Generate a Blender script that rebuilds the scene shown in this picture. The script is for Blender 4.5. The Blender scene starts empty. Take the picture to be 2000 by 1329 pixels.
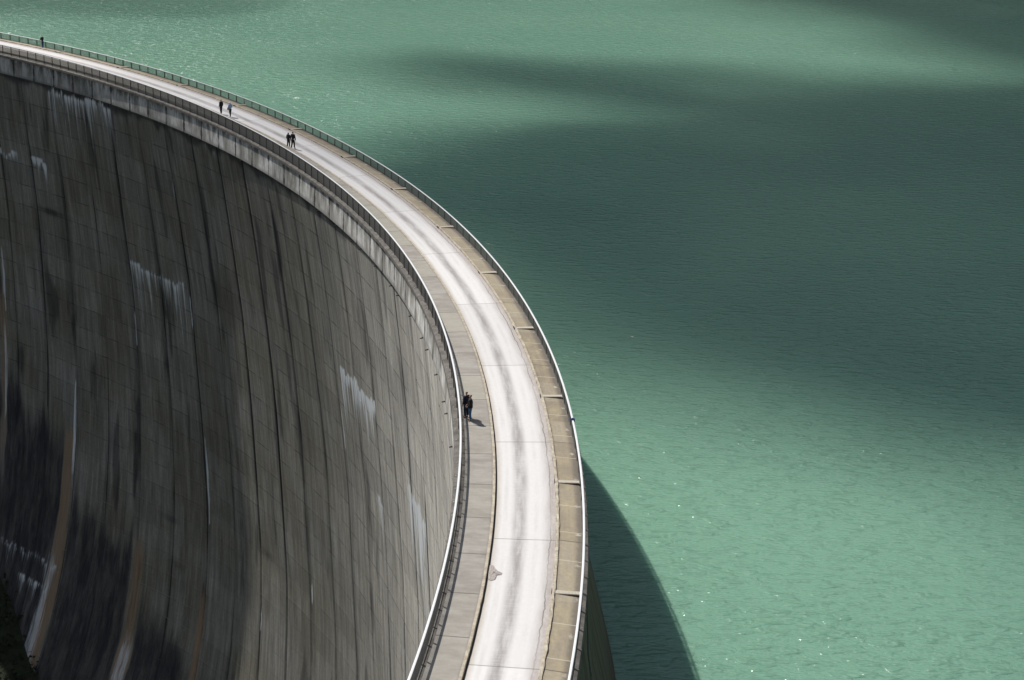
import bpy, bmesh, math, random
import numpy as np
from mathutils import Vector, Matrix
random.seed(7); rng = np.random.default_rng(7)
PI = math.pi
scn = bpy.context.scene
COL = scn.collection

# ------------------------------------------------------------------ camera
PITCH, ROLL, CAMZ = 0.319707571, 0.0255949, 42.7529
cam = bpy.data.cameras.new('camera'); cam.sensor_width = 36.0; cam.lens = 3587.603 / 2000 * 36
cam.clip_start = 1.0; cam.clip_end = 8000
camo = bpy.data.objects.new('camera', cam); COL.objects.link(camo)
F = Vector((0, math.cos(PITCH), -math.sin(PITCH))); U0 = Vector((0, math.sin(PITCH), math.cos(PITCH))); R0 = Vector((1, 0, 0))
Rt = R0 * math.cos(ROLL) + U0 * math.sin(ROLL); Up = U0 * math.cos(ROLL) - R0 * math.sin(ROLL)
camo.matrix_world = Matrix(((Rt.x, Up.x, -F.x, 0), (Rt.y, Up.y, -F.y, 0), (Rt.z, Up.z, -F.z, CAMZ), (0, 0, 0, 1)))
scn.camera = camo
# ------------------------------------------------------------------ light
SD = Vector((-0.56, 0.55, 1.0)).normalized()          # towards the sun
SUN_EL = math.asin(SD.z); SUN_AZ = math.atan2(SD.x, SD.y)
w = bpy.data.worlds.new('World'); scn.world = w; w.use_nodes = True
wn = w.node_tree.nodes; wl = w.node_tree.links
sky = wn.new('ShaderNodeTexSky'); sky.sky_type = 'NISHITA'; sky.sun_disc = False
sky.sun_elevation = SUN_EL; sky.sun_rotation = SUN_AZ; sky.altitude = 1800; sky.air_density = 0.85; sky.dust_density = 2.2; sky.ozone_density = 0.6
hs = wn.new('ShaderNodeHueSaturation'); hs.inputs['Saturation'].default_value = 0.55; hs.inputs['Value'].default_value = 1.08; wl.new(sky.outputs[0], hs.inputs['Color']); wl.new(hs.outputs[0], wn['Background'].inputs[0]); wn['Background'].inputs[1].default_value = 0.145
sun = bpy.data.lights.new('sun', 'SUN'); sun.energy = 4.6; sun.angle = math.radians(0.53); sun.color = (1.0, 0.965, 0.91)
suno = bpy.data.objects.new('sun', sun); COL.objects.link(suno)
suno.rotation_euler = SD.to_track_quat('Z', 'Y').to_euler()
scn.view_settings.view_transform = 'Standard'; scn.view_settings.look = 'None'
scn.view_settings.exposure = 0.08; scn.view_settings.gamma = 1.0
scn.render.engine = 'CYCLES'
scn.render.resolution_x = 1024; scn.render.resolution_y = 680

# ------------------------------------------------------------------ helpers
def tag(o, label=None, cat=None, group=None, kind=None):
    if label: o['label'] = label
    if cat: o['category'] = cat
    if group: o['group'] = group
    if kind: o['kind'] = kind
    return o
def link(o, parent=None):
    COL.objects.link(o)
    if parent is not None: o.parent = parent
    return o
def empty(name, loc=(0, 0, 0), rz=0.0):
    o = bpy.data.objects.new(name, None); o.location = loc; o.rotation_euler = (0, 0, rz); o.empty_display_size = .3
    return link(o)
def mesh_obj(name, V, Fc, mat=None, parent=None, uv=None, smooth=False, mats=None, midx=None):
    me = bpy.data.meshes.new(name); me.from_pydata([tuple(map(float, v)) for v in V], [], [tuple(map(int, f)) for f in Fc])
    if uv is not None:
        l = me.uv_layers.new(name='UVMap'); vi = np.empty(len(me.loops), np.int32); me.loops.foreach_get('vertex_index', vi)
        l.data.foreach_set('uv', np.asarray(uv, np.float32)[vi].ravel())
    if smooth: me.polygons.foreach_set('use_smooth', [True] * len(me.polygons))
    for m in (mats or ([mat] if mat else [])): me.materials.append(m)
    if midx is not None: me.polygons.foreach_set('material_index', midx)
    me.update()
    return link(bpy.data.objects.new(name, me), parent)
class MB:
    def __init__(s): s.v = []; s.f = []; s.m = []
    def box(s, x0, x1, y0, y1, z0, z1, m=0):
        b = len(s.v); s.v += [(x, y, z) for z in (z0, z1) for x, y in ((x0, y0), (x1, y0), (x1, y1), (x0, y1))]
        for f in ((3, 2, 1, 0), (4, 5, 6, 7), (0, 1, 5, 4), (1, 2, 6, 5), (2, 3, 7, 6), (3, 0, 4, 7)):
            s.f.append([b + i for i in f]); s.m.append(m)
    def tube(s, pts, r, n=6, m=0):
        b0 = len(s.v); pts = [Vector(p) for p in pts]
        for i, p in enumerate(pts):
            d = (pts[min(i + 1, len(pts) - 1)] - pts[max(i - 1, 0)]).normalized()
            a = d.orthogonal().normalized(); c = d.cross(a)
            rr = r[i] if isinstance(r, (list, tuple)) else r
            for k in range(n): s.v.append(tuple(p + (a * math.cos(2 * PI * k / n) + c * math.sin(2 * PI * k / n)) * rr))
        for i in range(len(pts) - 1):
            for k in range(n):
                s.f.append([b0 + i * n + k, b0 + i * n + (k + 1) % n, b0 + (i + 1) * n + (k + 1) % n, b0 + (i + 1) * n + k]); s.m.append(m)
        s.f.append([b0 + k for k in range(n)][::-1]); s.m.append(m)
        s.f.append([b0 + (len(pts) - 1) * n + k for k in range(n)]); s.m.append(m)
    def build(s, name, mat, parent=None, smooth=False, mats=None):
        return mesh_obj(name, s.v, s.f, mat, parent, smooth=smooth, mats=mats, midx=s.m if mats else None)

# the crest line: heading and position along its length s; off > 0 is towards the lake
KX0, KY0, KT0 = 2.40103694, 87.1874412, 1.51002964
KC = (0.483767930, 0.152222751, -0.259565217, 0.106478389)
GS = np.arange(-130, 320.01, 0.5)
_u = np.clip(GS, -60, 215) / 100
_k = (KC[0] + KC[1] * _u + KC[2] * _u ** 2 + KC[3] * _u ** 3) / 100
_k = _k * np.where(GS > 235, 0.3, 1)
_i0 = int(round(130 / .5))
GT = np.concatenate([[0], np.cumsum((_k[1:] + _k[:-1]) / 2 * .5)]); GT = GT - GT[_i0] + KT0
GX = np.concatenate([[0], np.cumsum((np.cos(GT[1:]) + np.cos(GT[:-1])) / 2 * .5)]); GX = GX - GX[_i0] + KX0
GY = np.concatenate([[0], np.cumsum((np.sin(GT[1:]) + np.sin(GT[:-1])) / 2 * .5)]); GY = GY - GY[_i0] + KY0
def at(s, off=0.0):
    x = np.interp(s, GS, GX); y = np.interp(s, GS, GY); t = np.interp(s, GS, GT)
    return x + off * np.sin(t), y - off * np.cos(t), t
def to_crest(X, Y):
    """nearest s and signed offset of many ground points"""
    X = np.asarray(X, float).ravel(); Y = np.asarray(Y, float).ravel(); s = np.empty(len(X)); o = np.empty(len(X))
    gx, gy, gt, gs = GX[::4], GY[::4], GT[::4], GS[::4]
    for a in range(0, len(X), 4000):
        dx = X[a:a + 4000, None] - gx; dy = Y[a:a + 4000, None] - gy
        i = (dx * dx + dy * dy).argmin(1); r = np.arange(len(i))
        s[a:a + 4000] = gs[i]; o[a:a + 4000] = dx[r, i] * np.sin(gt[i]) - dy[r, i] * np.cos(gt[i])
    return s, o
def sweep(name, prof, s0, s1, ds, mat, parent=None, closed=True, vz=False, smooth=False):
    """extrude a cross-section [(off, z)] along the crest; UV = (metres along, offset or height)"""
    S = np.linspace(s0, s1, int(round((s1 - s0) / ds)) + 1); n = len(prof)
    V = []; UV = []
    for o, z in prof:
        x, y, t = at(S, o)
        V.append(np.stack([x, y, np.full(len(S), z)], 1)); UV.append(np.stack([S, np.full(len(S), z if vz else o)], 1))
    V = np.stack(V, 1).reshape(-1, 3); UV = np.stack(UV, 1).reshape(-1, 2); Fc = []
    m = n if closed else n - 1
    for i in range(len(S) - 1):
        for k in range(m):
            a = i * n + k; b = i * n + (k + 1) % n; Fc.append((a, b, b + n, a + n))
    if closed: Fc.append(list(range(n))[::-1]); Fc.append([(len(S) - 1) * n + k for k in range(n)])
    return mesh_obj(name, V, Fc, mat, parent, uv=UV, smooth=smooth)

def vnoise(x, y, seed):
    """smooth value noise 0..1 on arrays"""
    r = np.random.default_rng(seed).random((256, 256)); xi = np.floor(x).astype(int); yi = np.floor(y).astype(int)
    fx = x - xi; fy = y - yi; fx = fx * fx * (3 - 2 * fx); fy = fy * fy * (3 - 2 * fy)
    g = lambda a, b: r[a & 255, b & 255]
    return (g(xi, yi) * (1 - fx) + g(xi + 1, yi) * fx) * (1 - fy) + (g(xi, yi + 1) * (1 - fx) + g(xi + 1, yi + 1) * fx) * fy
def fbm(x, y, seed, o=4):
    v = 0; a = .5; t = 0
    for k in range(o): v = v + a * vnoise(x * 2 ** k, y * 2 ** k, seed + k); t += a; a *= .5
    return v / t
def sst(a, b, x):
    t = np.clip((x - a) / (b - a), 0, 1); return t * t * (3 - 2 * t)

# ------------------------------------------------------------------ node helpers
class NT:
    def __init__(s, name, rough=0.9):
        m = bpy.data.materials.new(name); m.use_nodes = True; s.m = m; s.t = m.node_tree
        s.b = s.t.nodes['Principled BSDF']; s.b.inputs['Roughness'].default_value = rough
    def n(s, t, **kw):
        x = s.t.nodes.new(t)
        for k, v in kw.items(): setattr(x, k, v)
        return x
    def put(s, sock, v):
        if isinstance(v, bpy.types.NodeSocket): s.t.links.new(v, sock)
        elif v is not None:
            if hasattr(sock.default_value, '__len__') and not hasattr(v, '__len__'): v = (v, v, v)
            if sock.type == 'RGBA' and len(v) == 3: v = (*v, 1)
            sock.default_value = v
    def math(s, op, a, b=None, c=None, clamp=False):
        x = s.n('ShaderNodeMath', operation=op); x.use_clamp = clamp
        for i, v in enumerate((a, b, c)):
            if v is not None: s.put(x.inputs[i], v)
        return x.outputs[0]
    def mix(s, f, a, b, mode='MIX'):
        x = s.n('ShaderNodeMix', data_type='RGBA', blend_type=mode); x.clamp_factor = True
        s.put(x.inputs[0], f); s.put(x.inputs[6], a); s.put(x.inputs[7], b); return x.outputs[2]
    def ramp(s, v, a, b, lo=0.0, hi=1.0):
        x = s.n('ShaderNodeMapRange', interpolation_type='SMOOTHSTEP'); s.put(x.inputs[0], v)
        for i, k in enumerate((a, b, lo, hi)): s.put(x.inputs[i + 1], k)
        return x.outputs[0]
    def uv(s):
        x = s.n('ShaderNodeUVMap'); x.uv_map = 'UVMap'; q = s.n('ShaderNodeSeparateXYZ'); s.t.links.new(x.outputs[0], q.inputs[0]); return q.outputs[0], q.outputs[1]
    def vec(s, x, y, z=0.0):
        c = s.n('ShaderNodeCombineXYZ')
        for i, v in enumerate((x, y, z)): s.put(c.inputs[i], v)
        return c.outputs[0]
    def noise(s, vec, scale=1.0, detail=3.0, rough=0.55, dist=0.0):
        x = s.n('ShaderNodeTexNoise'); s.put(x.inputs['Vector'], vec); x.inputs['Scale'].default_value = scale
        x.inputs['Detail'].default_value = detail; x.inputs['Roughness'].default_value = rough; x.inputs['Distortion'].default_value = dist
        return x.outputs[0]
    def white(s, vec):
        x = s.n('ShaderNodeTexWhiteNoise', noise_dimensions='2D'); s.put(x.inputs['Vector'], vec); return x.outputs[0]
    def pos(s): return s.n('ShaderNodeNewGeometry').outputs['Position']
    def bump(s, h, strength=0.3, dist=0.05, normal=None):
        x = s.n('ShaderNodeBump'); x.inputs['Strength'].default_value = strength; x.inputs['Distance'].default_value = dist
        s.put(x.inputs['Height'], h)
        if normal is not None: s.put(x.inputs['Normal'], normal)
        return x.outputs[0]
    def line(s, u, period, origin, width):
        """1 inside a thin line repeated every `period`"""
        a = s.math('SUBTRACT', u, origin); a = s.math('DIVIDE', a, period); a = s.math('ADD', a, 0.5); a = s.math('FRACT', a)
        a = s.math('SUBTRACT', a, 0.5); a = s.math('ABSOLUTE', a); a = s.math('MULTIPLY', a, period)
        return s.ramp(a, s.math('MULTIPLY', width, 0.5) if not isinstance(width, (int, float)) else width * .5, width if isinstance(width, (int, float)) else width, 1.0, 0.0)
    def col(s, c): s.put(s.b.inputs['Base Color'], c)
    def nrm(s, c): s.put(s.b.inputs['Normal'], c)

def plain(name, c, rough=.7, metal=0.0, var=.15, scale=6.0):
    t = NT(name, rough); t.b.inputs['Metallic'].default_value = metal
    n = t.noise(t.pos(), scale, 4)
    t.col(t.mix(n, tuple(k * (1 - var) for k in c), tuple(k * (1 + var) for k in c)))
    return t.m

# ------------------------------------------------------------------ materials
def mat_wall():
    t = NT('dam_concrete', .92); u, v = t.uv()
    at_ = t.n('ShaderNodeAttribute'); at_.attribute_name = 'stain'; sp = t.n('ShaderNodeSeparateColor'); t.t.links.new(at_.outputs['Color'], sp.inputs[0])
    W, R, K = sp.outputs; D = at_.outputs['Alpha']
    blk = t.white(t.vec(t.math('FLOOR', t.math('DIVIDE', t.math('SUBTRACT', u, 134.3), 7.47)), t.math('FLOOR', t.math('DIVIDE', t.math('ADD', v, 0.0), 3.0))))
    n1 = t.noise(t.vec(t.math('MULTIPLY', u, 1.1), t.math('MULTIPLY', v, .075)), 1, 7, .66)
    n2 = t.noise(t.vec(t.math('MULTIPLY', u, 4.5), t.math('MULTIPLY', v, .20), 3), 1, 6, .75)
    n3 = t.noise(t.vec(t.math('MULTIPLY', u, .12), t.math('MULTIPLY', v, .10), 7), 1, 5, .6)
    n4 = t.noise(t.vec(t.math('MULTIPLY', u, 2.5), t.math('MULTIPLY', v, 2.5), 7), 1, 6, .7)
    sun_side = t.ramp(t.math('ADD', u, t.math('MULTIPLY', n3, 40)), 135, 60)  # wall paler towards its sunlit end, sunlight put into the colour
    nf = t.noise(t.vec(t.math('MULTIPLY', u, 12), t.math('MULTIPLY', v, .5), 13), 1, 3, .7)
    def crisp(x, a, b, g): return t.ramp(t.math('MULTIPLY', t.math('ADD', x, t.math('ADD', t.math('MULTIPLY', t.math('SUBTRACT', n2, .5), g), t.math('MULTIPLY', t.math('SUBTRACT', nf, .5), g))), t.ramp(x, .0, .12)), a, b)
    W = t.math('MULTIPLY', crisp(W, .10, .55, .75), t.ramp(W, 0, .8, .55, 1.0)); K = t.math('MULTIPLY', crisp(K, .15, .95, .9), t.ramp(t.noise(t.vec(t.math('MULTIPLY', u, .7), t.math('MULTIPLY', v, .16), 44), 1, 5, .65), .36, .60, .72, .98)); R = t.math('MULTIPLY', crisp(R, .25, .8, .9), .85); D = crisp(D, .05, .75, .5)
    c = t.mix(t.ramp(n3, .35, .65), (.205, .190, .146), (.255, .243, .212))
    c = t.mix(sun_side, c, (.63, .595, .53))
    c = t.mix(t.ramp(n1, .30, .72), t.mix(1.0, c, (.66, .65, .63), 'MULTIPLY'), t.mix(1.0, c, (1.25, 1.26, 1.28), 'MULTIPLY'))
    c = t.mix(t.ramp(n2, .35, .7, 0, .75), t.mix(1.0, c, (.74, .74, .75), 'MULTIPLY'), t.mix(1.0, c, (1.25, 1.25, 1.25), 'MULTIPLY'))
    gr = t.noise(t.vec(u, v, 5), 7, 4, .8); g2 = t.math('ADD', .72, t.math('MULTIPLY', gr, .56)); c = t.mix(1.0, c, t.vec(g2, g2, g2), 'MULTIPLY')
    k = t.math('ADD', .90, t.math('MULTIPLY', blk, .20)); k = t.math('MULTIPLY', k, t.math('ADD', .65, t.math('MULTIPLY', n4, .7)))
    c = t.mix(1.0, c, t.vec(k, k, k), 'MULTIPLY')
    # board marks, lift lines and block joints
    wv = t.math('ADD', v, t.math('MULTIPLY', t.noise(t.vec(u, v), .8, 2), .12))
    lift = t.math('MULTIPLY', t.line(wv, 3.0, 0.0, .10), t.ramp(t.noise(t.vec(t.math('MULTIPLY', u, .35), t.math('MULTIPLY', v, .33), 11), 1, 3), .38, .6, .05, .85))
    lift = t.math('MULTIPLY', lift, t.ramp(v, -62, -40, .35, 1.0))
    half = t.math('MULTIPLY', t.line(u, 2.49, 0.0, .03), t.ramp(t.noise(t.vec(t.math('MULTIPLY', u, .5), t.math('MULTIPLY', v, .2), 12), 1, 3), .5, .75, 0, .16))
    pale = t.math('MULTIPLY', t.line(wv, 3.0, .12, .05), t.ramp(t.noise(t.vec(t.math('MULTIPLY', u, .3), t.math('MULTIPLY', v, .33), 21), 1, 3), .45, .6, 0, t.ramp(v, -35, -60, .15, .6)))
    jn = t.noise(t.vec(t.math('MULTIPLY', u, .13), t.math('MULTIPLY', v, .06), 5), 1, 4)
    ju = t.math('ADD', u, t.math('MULTIPLY', t.math('SUBTRACT', t.noise(t.vec(0, t.math('MULTIPLY', v, .5), 2), 1, 3), .5), .25))
    joint = t.math('MULTIPLY', t.line(ju, 7.47, 134.3, t.ramp(jn, .4, .7, .10, .30)), t.ramp(jn, .35, .62, .25, .9))
    halo = t.math('MULTIPLY', t.line(ju, 7.47, 134.3, t.ramp(jn, .45, .7, .35, 1.3)), t.ramp(t.noise(t.vec(t.math('MULTIPLY', u, 1.5), t.math('MULTIPLY', v, .05), 9), 1, 3), .35, .65, .0, .5))
    spot = t.math('MULTIPLY', t.ramp(t.noise(t.vec(t.math('MULTIPLY', u, 1.6), t.math('MULTIPLY', v, .9), 31), 1, 3, .6), .70, .76), .6)
    dk = t.math('MAXIMUM', t.math('MAXIMUM', t.math('MULTIPLY', lift, .62), half), t.math('MAXIMUM', joint, spot))
    c = t.mix(halo, c, t.mix(1.0, c, (.42, .43, .47), 'MULTIPLY'))
    c = t.mix(dk, c, (.018, .018, .018))
    c = t.mix(pale, c, (.26, .26, .25))
    c = t.mix(D, c, t.mix(1.0, c, (.30, .30, .33), 'MULTIPLY'))
    c = t.mix(K, c, t.mix(t.ramp(n2, .35, .7), (.006, .006, .009), (.036, .035, .044)))
    c = t.mix(R, c, t.mix(n2, (.17, .085, .04), (.36, .27, .18)))
    c = t.mix(W, c, t.mix(n2, (.50, .53, .56), (.86, .88, .89)))
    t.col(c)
    h = t.math('SUBTRACT', t.math('MULTIPLY', n4, .25), t.math('MULTIPLY', dk, 1.0)); h = t.math('ADD', h, t.math('MULTIPLY', blk, .5))
    t.nrm(t.bump(h, .6, .05))
    return t.m
def mat_band():
    t = NT('band_concrete', .9); u, v = t.uv()
    n1 = t.noise(t.vec(t.math('MULTIPLY', u, .8), t.math('MULTIPLY', v, .3)), 1, 6, .62)
    n2 = t.noise(t.vec(t.math('MULTIPLY', u, 5), t.math('MULTIPLY', v, .5), 3), 1, 4, .7)
    blk = t.white(t.vec(t.math('FLOOR', t.math('DIVIDE', u, 4.98)), 3))
    c = t.mix(t.ramp(n1, .32, .68), (.33, .31, .27), (.88, .86, .81))
    c = t.mix(t.ramp(n2, .3, .75), t.mix(1.0, c, (.82, .82, .82), 'MULTIPLY'), t.mix(1.0, c, (1.12, 1.12, 1.13), 'MULTIPLY'))
    k = t.math('ADD', .72, t.math('MULTIPLY', blk, .36)); k = t.math('MULTIPLY', k, t.ramp(u, 185, 85, .66, 1.0)); c = t.mix(1.0, c, t.vec(k, k, k), 'MULTIPLY')  # band lighter along its lit stretch, sun brightness put into the colour
    wn_ = t.noise(t.vec(t.math('MULTIPLY', u, .2), t.math('MULTIPLY', v, .8)), 1, 3)
    j = t.line(u, 4.98, 1.2, t.ramp(wn_, .35, .7, .07, .42))
    c = t.mix(t.math('MULTIPLY', j, .88), c, (.02, .02, .02))
    foot = t.math('MULTIPLY', t.ramp(v, -2.2, -2.75), t.ramp(n1, .35, .6)); c = t.mix(t.math('MULTIPLY', foot, .6), c, (.05, .05, .045))
    # dark wet runs from the coping
    run = t.math('MULTIPLY', t.ramp(v, -1.6, -.5), t.ramp(n1, .6, .4)); c = t.mix(t.math('MULTIPLY', run, .7), c, (.04, .04, .036))
    t.col(c); t.nrm(t.bump(t.math('SUBTRACT', n2, j), .4, .03)); return t.m
def mat_coping():
    t = NT('coping_concrete', .95); p = t.pos(); n = t.noise(p, 1.2, 6, .7); n2 = t.noise(p, 6, 4, .7)
    c = t.mix(t.ramp(n, .35, .65), (.085, .078, .070), (.165, .152, .135)); c = t.mix(t.ramp(n2, .62, .75), c, (.27, .25, .225))
    t.col(c); t.nrm(t.bump(n2, .5, .03)); return t.m
def mat_road():
    t = NT('road_concrete', .85); u, v = t.uv()
    n1 = t.noise(t.vec(t.math('MULTIPLY', u, .25), t.math('MULTIPLY', v, 2.2)), 1, 6, .65)
    n2 = t.noise(t.vec(t.math('MULTIPLY', u, 3.0), t.math('MULTIPLY', v, 4.0)), 1, 5, .7)
    n3 = t.noise(t.vec(t.math('MULTIPLY', u, 6.5), t.math('MULTIPLY', v, .5), 4), 1, 2, .6)
    n4 = t.noise(t.vec(t.math('MULTIPLY', u, .06), 0, 4), 1, 2, .6)
    slab = t.white(t.vec(t.math('FLOOR', t.math('DIVIDE', t.math('ADD', u, 8.35), 14.944)), 8))
    c = t.mix(n2, (.59, .575, .56), (.71, .69, .675))
    k = t.math('ADD', .90, t.math('MULTIPLY', slab, .10)); c = t.mix(1.0, c, t.vec(k, k, k), 'MULTIPLY')
    # oily strip between the wheel tracks
    d = t.math('ABSOLUTE', t.math('SUBTRACT', v, t.math('ADD', -2.02, t.math('MULTIPLY', t.math('SUBTRACT', n4, .5), .35))))
    strip = t.math('MULTIPLY', t.ramp(d, .05, .62, 1, 0), t.ramp(t.math('ADD', n1, t.math('MULTIPLY', n3, .25)), .42, .78, .38, 1.0))
    c = t.mix(t.math('MULTIPLY', strip, .9), c, (.25, .23, .225))
    for ox in (-1.05, -2.85):
        d2 = t.math('ABSOLUTE', t.math('SUBTRACT', v, t.math('ADD', ox, t.math('MULTIPLY', t.math('SUBTRACT', n4, .5), .3))))
        c = t.mix(t.math('MULTIPLY', t.ramp(d2, .04, .22, 1, 0), t.ramp(n1, .4, .7, .03, .22)), c, (.34, .32, .31))
    c = t.mix(t.ramp(t.noise(t.vec(u, v, 9), 9, 3, .7), .62, .78, 0, .35), c, (.38, .36, .34))
    # wheel-polished paler tracks keep clean, grime to both edges
    e1 = t.math('MULTIPLY', t.ramp(t.math('ADD', v, t.math('MULTIPLY', t.math('SUBTRACT', n1, .5), .5)), -.95, .0), .95)
    c = t.mix(t.math('MULTIPLY', e1, t.ramp(t.math('ADD', n2, t.math('MULTIPLY', n1, .5)), .5, .95, .55, 1.0)), c, t.mix(n2, (.20, .165, .145), (.40, .35, .32)))
    e2 = t.math('MULTIPLY', t.ramp(t.math('ADD', v, t.math('MULTIPLY', t.math('SUBTRACT', n1, .5), .4)), -3.0, -3.5), .75)
    c = t.mix(e2, c, t.mix(n2, (.34, .29, .23), (.45, .41, .35)))
    gut_shade = t.ramp(v, -3.40, -3.47); c = t.mix(t.math('MULTIPLY', gut_shade, .92), c, (.035, .026, .02))  # gutter line, with the kerb's cast shadow painted in
    bev = t.math('MULTIPLY', t.line(u, .75, .1, .02), t.ramp(n3, .5, .8, 0, .14)); c = t.mix(bev, c, (.2, .19, .18))
    jw = t.line(u, 14.944, -8.35, .06); c = t.mix(t.math('MULTIPLY', jw, .55), c, (.08, .075, .07))
    # moss and broken edge along the ledge
    ck = t.math('ABSOLUTE', t.math('SUBTRACT', v, t.math('ADD', -.28, t.math('MULTIPLY', t.math('SUBTRACT', t.noise(t.vec(u, 0, 3), .5, 4, .7), .5), .45))))
    c = t.mix(t.math('MULTIPLY', t.ramp(ck, .015, .05, 1, 0), t.ramp(n4, .4, .6, .2, .8)), c, (.10, .085, .075))
    t.col(c); t.nrm(t.bump(n2, .25, .02)); return t.m
def mat_walk():
    t = NT('walkway_concrete', .9); u, v = t.uv()
    n2 = t.noise(t.vec(t.math('MULTIPLY', u, 3.0), t.math('MULTIPLY', v, 2.0)), 1, 6, .7)
    n1 = t.noise(t.vec(t.math('MULTIPLY', u, .8), t.math('MULTIPLY', v, .35)), 1, 6, .6)
    n3 = t.noise(t.vec(t.math('MULTIPLY', u, 9), t.math('MULTIPLY', v, .7)), 1, 3, .6)
    slab = t.white(t.vec(t.math('FLOOR', t.math('DIVIDE', t.math('ADD', u, .9), 4.98)), 5))
    c = t.mix(t.ramp(n1, .3, .7), (.235, .212, .188), (.335, .315, .28)); c = t.mix(t.math('MULTIPLY', t.ramp(slab, .3, 1), .6), c, (.345, .325, .265))
    k = t.math('ADD', .80, t.math('MULTIPLY', n2, .4)); c = t.mix(1.0, c, t.vec(k, k, k), 'MULTIPLY')
    k = t.math('ADD', .92, t.math('MULTIPLY', n3, .16)); c = t.mix(1.0, c, t.vec(k, k, k), 'MULTIPLY')
    ln = t.line(u, 4.98, -.9, .055); c = t.mix(t.math('MULTIPLY', ln, .75), c, (.07, .06, .055))
    ln = t.line(u, 1.66, -.9, .03); c = t.mix(t.math('MULTIPLY', t.math('MULTIPLY', ln, .3), t.ramp(n1, .4, .7)), c, (.07, .06, .055))
    e = t.ramp(v, -3.85, -3.66); c = t.mix(t.math('MULTIPLY', e, .4), c, (.17, .145, .12))
    t.col(c); t.nrm(t.bump(n2, .3, .02)); return t.m
def mat_kerb():
    t = NT('kerb_stone', .9); p = t.pos(); n = t.noise(p, 2.5, 5, .75)
    c = t.mix(t.ramp(n, .3, .7), (.30, .25, .185), (.50, .45, .36)); u, v = t.uv()
    c = t.mix(t.math('MULTIPLY', t.line(u, 1.0, 0, .02), .3), c, (.1, .08, .06)); t.col(c); t.nrm(t.bump(n, .6, .03)); return t.m
def mat_ledge():
    t = NT('ledge_concrete', .92); u, v = t.uv()
    n1 = t.noise(t.vec(t.math('MULTIPLY', u, .45), t.math('MULTIPLY', v, .9)), 1, 6, .65)
    n2 = t.noise(t.vec(t.math('MULTIPLY', u, 3.5), t.math('MULTIPLY', v, 3.5)), 1, 5, .7)
    n3 = t.noise(t.vec(t.math('MULTIPLY', u, .3), t.math('MULTIPLY', v, 7)), 1, 3, .6)
    slab = t.white(t.vec(t.math('FLOOR', t.math('DIVIDE', t.math('ADD', u, 8.35), 3.736)), 2))
    c = t.mix(slab, (.235, .195, .14), (.315, .275, .205)); c = t.mix(t.ramp(n1, .4, .75), c, (.36, .30, .195))
    k = t.math('ADD', .70, t.math('MULTIPLY', n2, .6)); c = t.mix(1.0, c, t.vec(k, k, k), 'MULTIPLY')
    k = t.math('ADD', .86, t.math('MULTIPLY', n3, .28)); c = t.mix(1.0, c, t.vec(k, k, k), 'MULTIPLY')
    e = t.ramp(t.math('ADD', v, t.math('MULTIPLY', t.math('SUBTRACT', n2, .5), .6)), 1.0, 1.4); c = t.mix(t.math('MULTIPLY', e, .8), c, (.115, .10, .085))
    e = t.ramp(t.math('ADD', v, t.math('MULTIPLY', t.math('SUBTRACT', n2, .5), .3)), .42, .2); c = t.mix(t.math('MULTIPLY', e, .45), c, (.20, .165, .12))
    ln = t.line(u, 14.944, -8.35, .07); c = t.mix(t.math('MULTIPLY', ln, .7), c, (.08, .065, .05))
    ln = t.line(u, 3.736, -8.35 + 1.2, .05); c = t.mix(t.math('MULTIPLY', ln, .55), c, (.58, .53, .42))
    # pale lime spots at the railing feet
    a = t.math('SUBTRACT', t.math('FRACT', t.math('ADD', t.math('DIVIDE', t.math('ADD', u, .55), 4.06), .5)), .5)
    dd = t.math('ADD', t.math('ABSOLUTE', t.math('MULTIPLY', a, 4.06)), t.math('ABSOLUTE', t.math('MULTIPLY', t.math('SUBTRACT', v, 1.28), 1.2)))
    c = t.mix(t.math('MULTIPLY', t.ramp(t.math('ADD', dd, t.math('MULTIPLY', n2, 1.1)), .62, .85, 1, 0), t.ramp(n1, .35, .6, 0, .75)), c, (.46, .43, .37))
    t.col(c); t.nrm(t.bump(n2, .4, .02)); return t.m
def mat_upstream():
    t = NT('upstream_concrete', .9); u, v = t.uv()
    n1 = t.noise(t.vec(t.math('MULTIPLY', u, 1.2), t.math('MULTIPLY', v, .07)), 1, 6, .65)
    n2 = t.noise(t.vec(t.math('MULTIPLY', u, 5), t.math('MULTIPLY', v, .4)), 1, 4, .7)
    c = t.mix(t.ramp(n1, .3, .7), (.060, .048, .03), (.14, .12, .085)); k = t.math('ADD', .7, t.math('MULTIPLY', n2, .6)); c = t.mix(1.0, c, t.vec(k, k, k), 'MULTIPLY')
    c = t.mix(t.math('MULTIPLY', t.line(u, 7.47, 134.3, .12), .8), c, (.015, .015, .015)); c = t.mix(t.math('MULTIPLY', t.line(v, 3.0, 0, .07), .5), c, (.02, .02, .02))
    t.col(c); t.nrm(t.bump(n2, .4, .04)); return t.m
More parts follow.
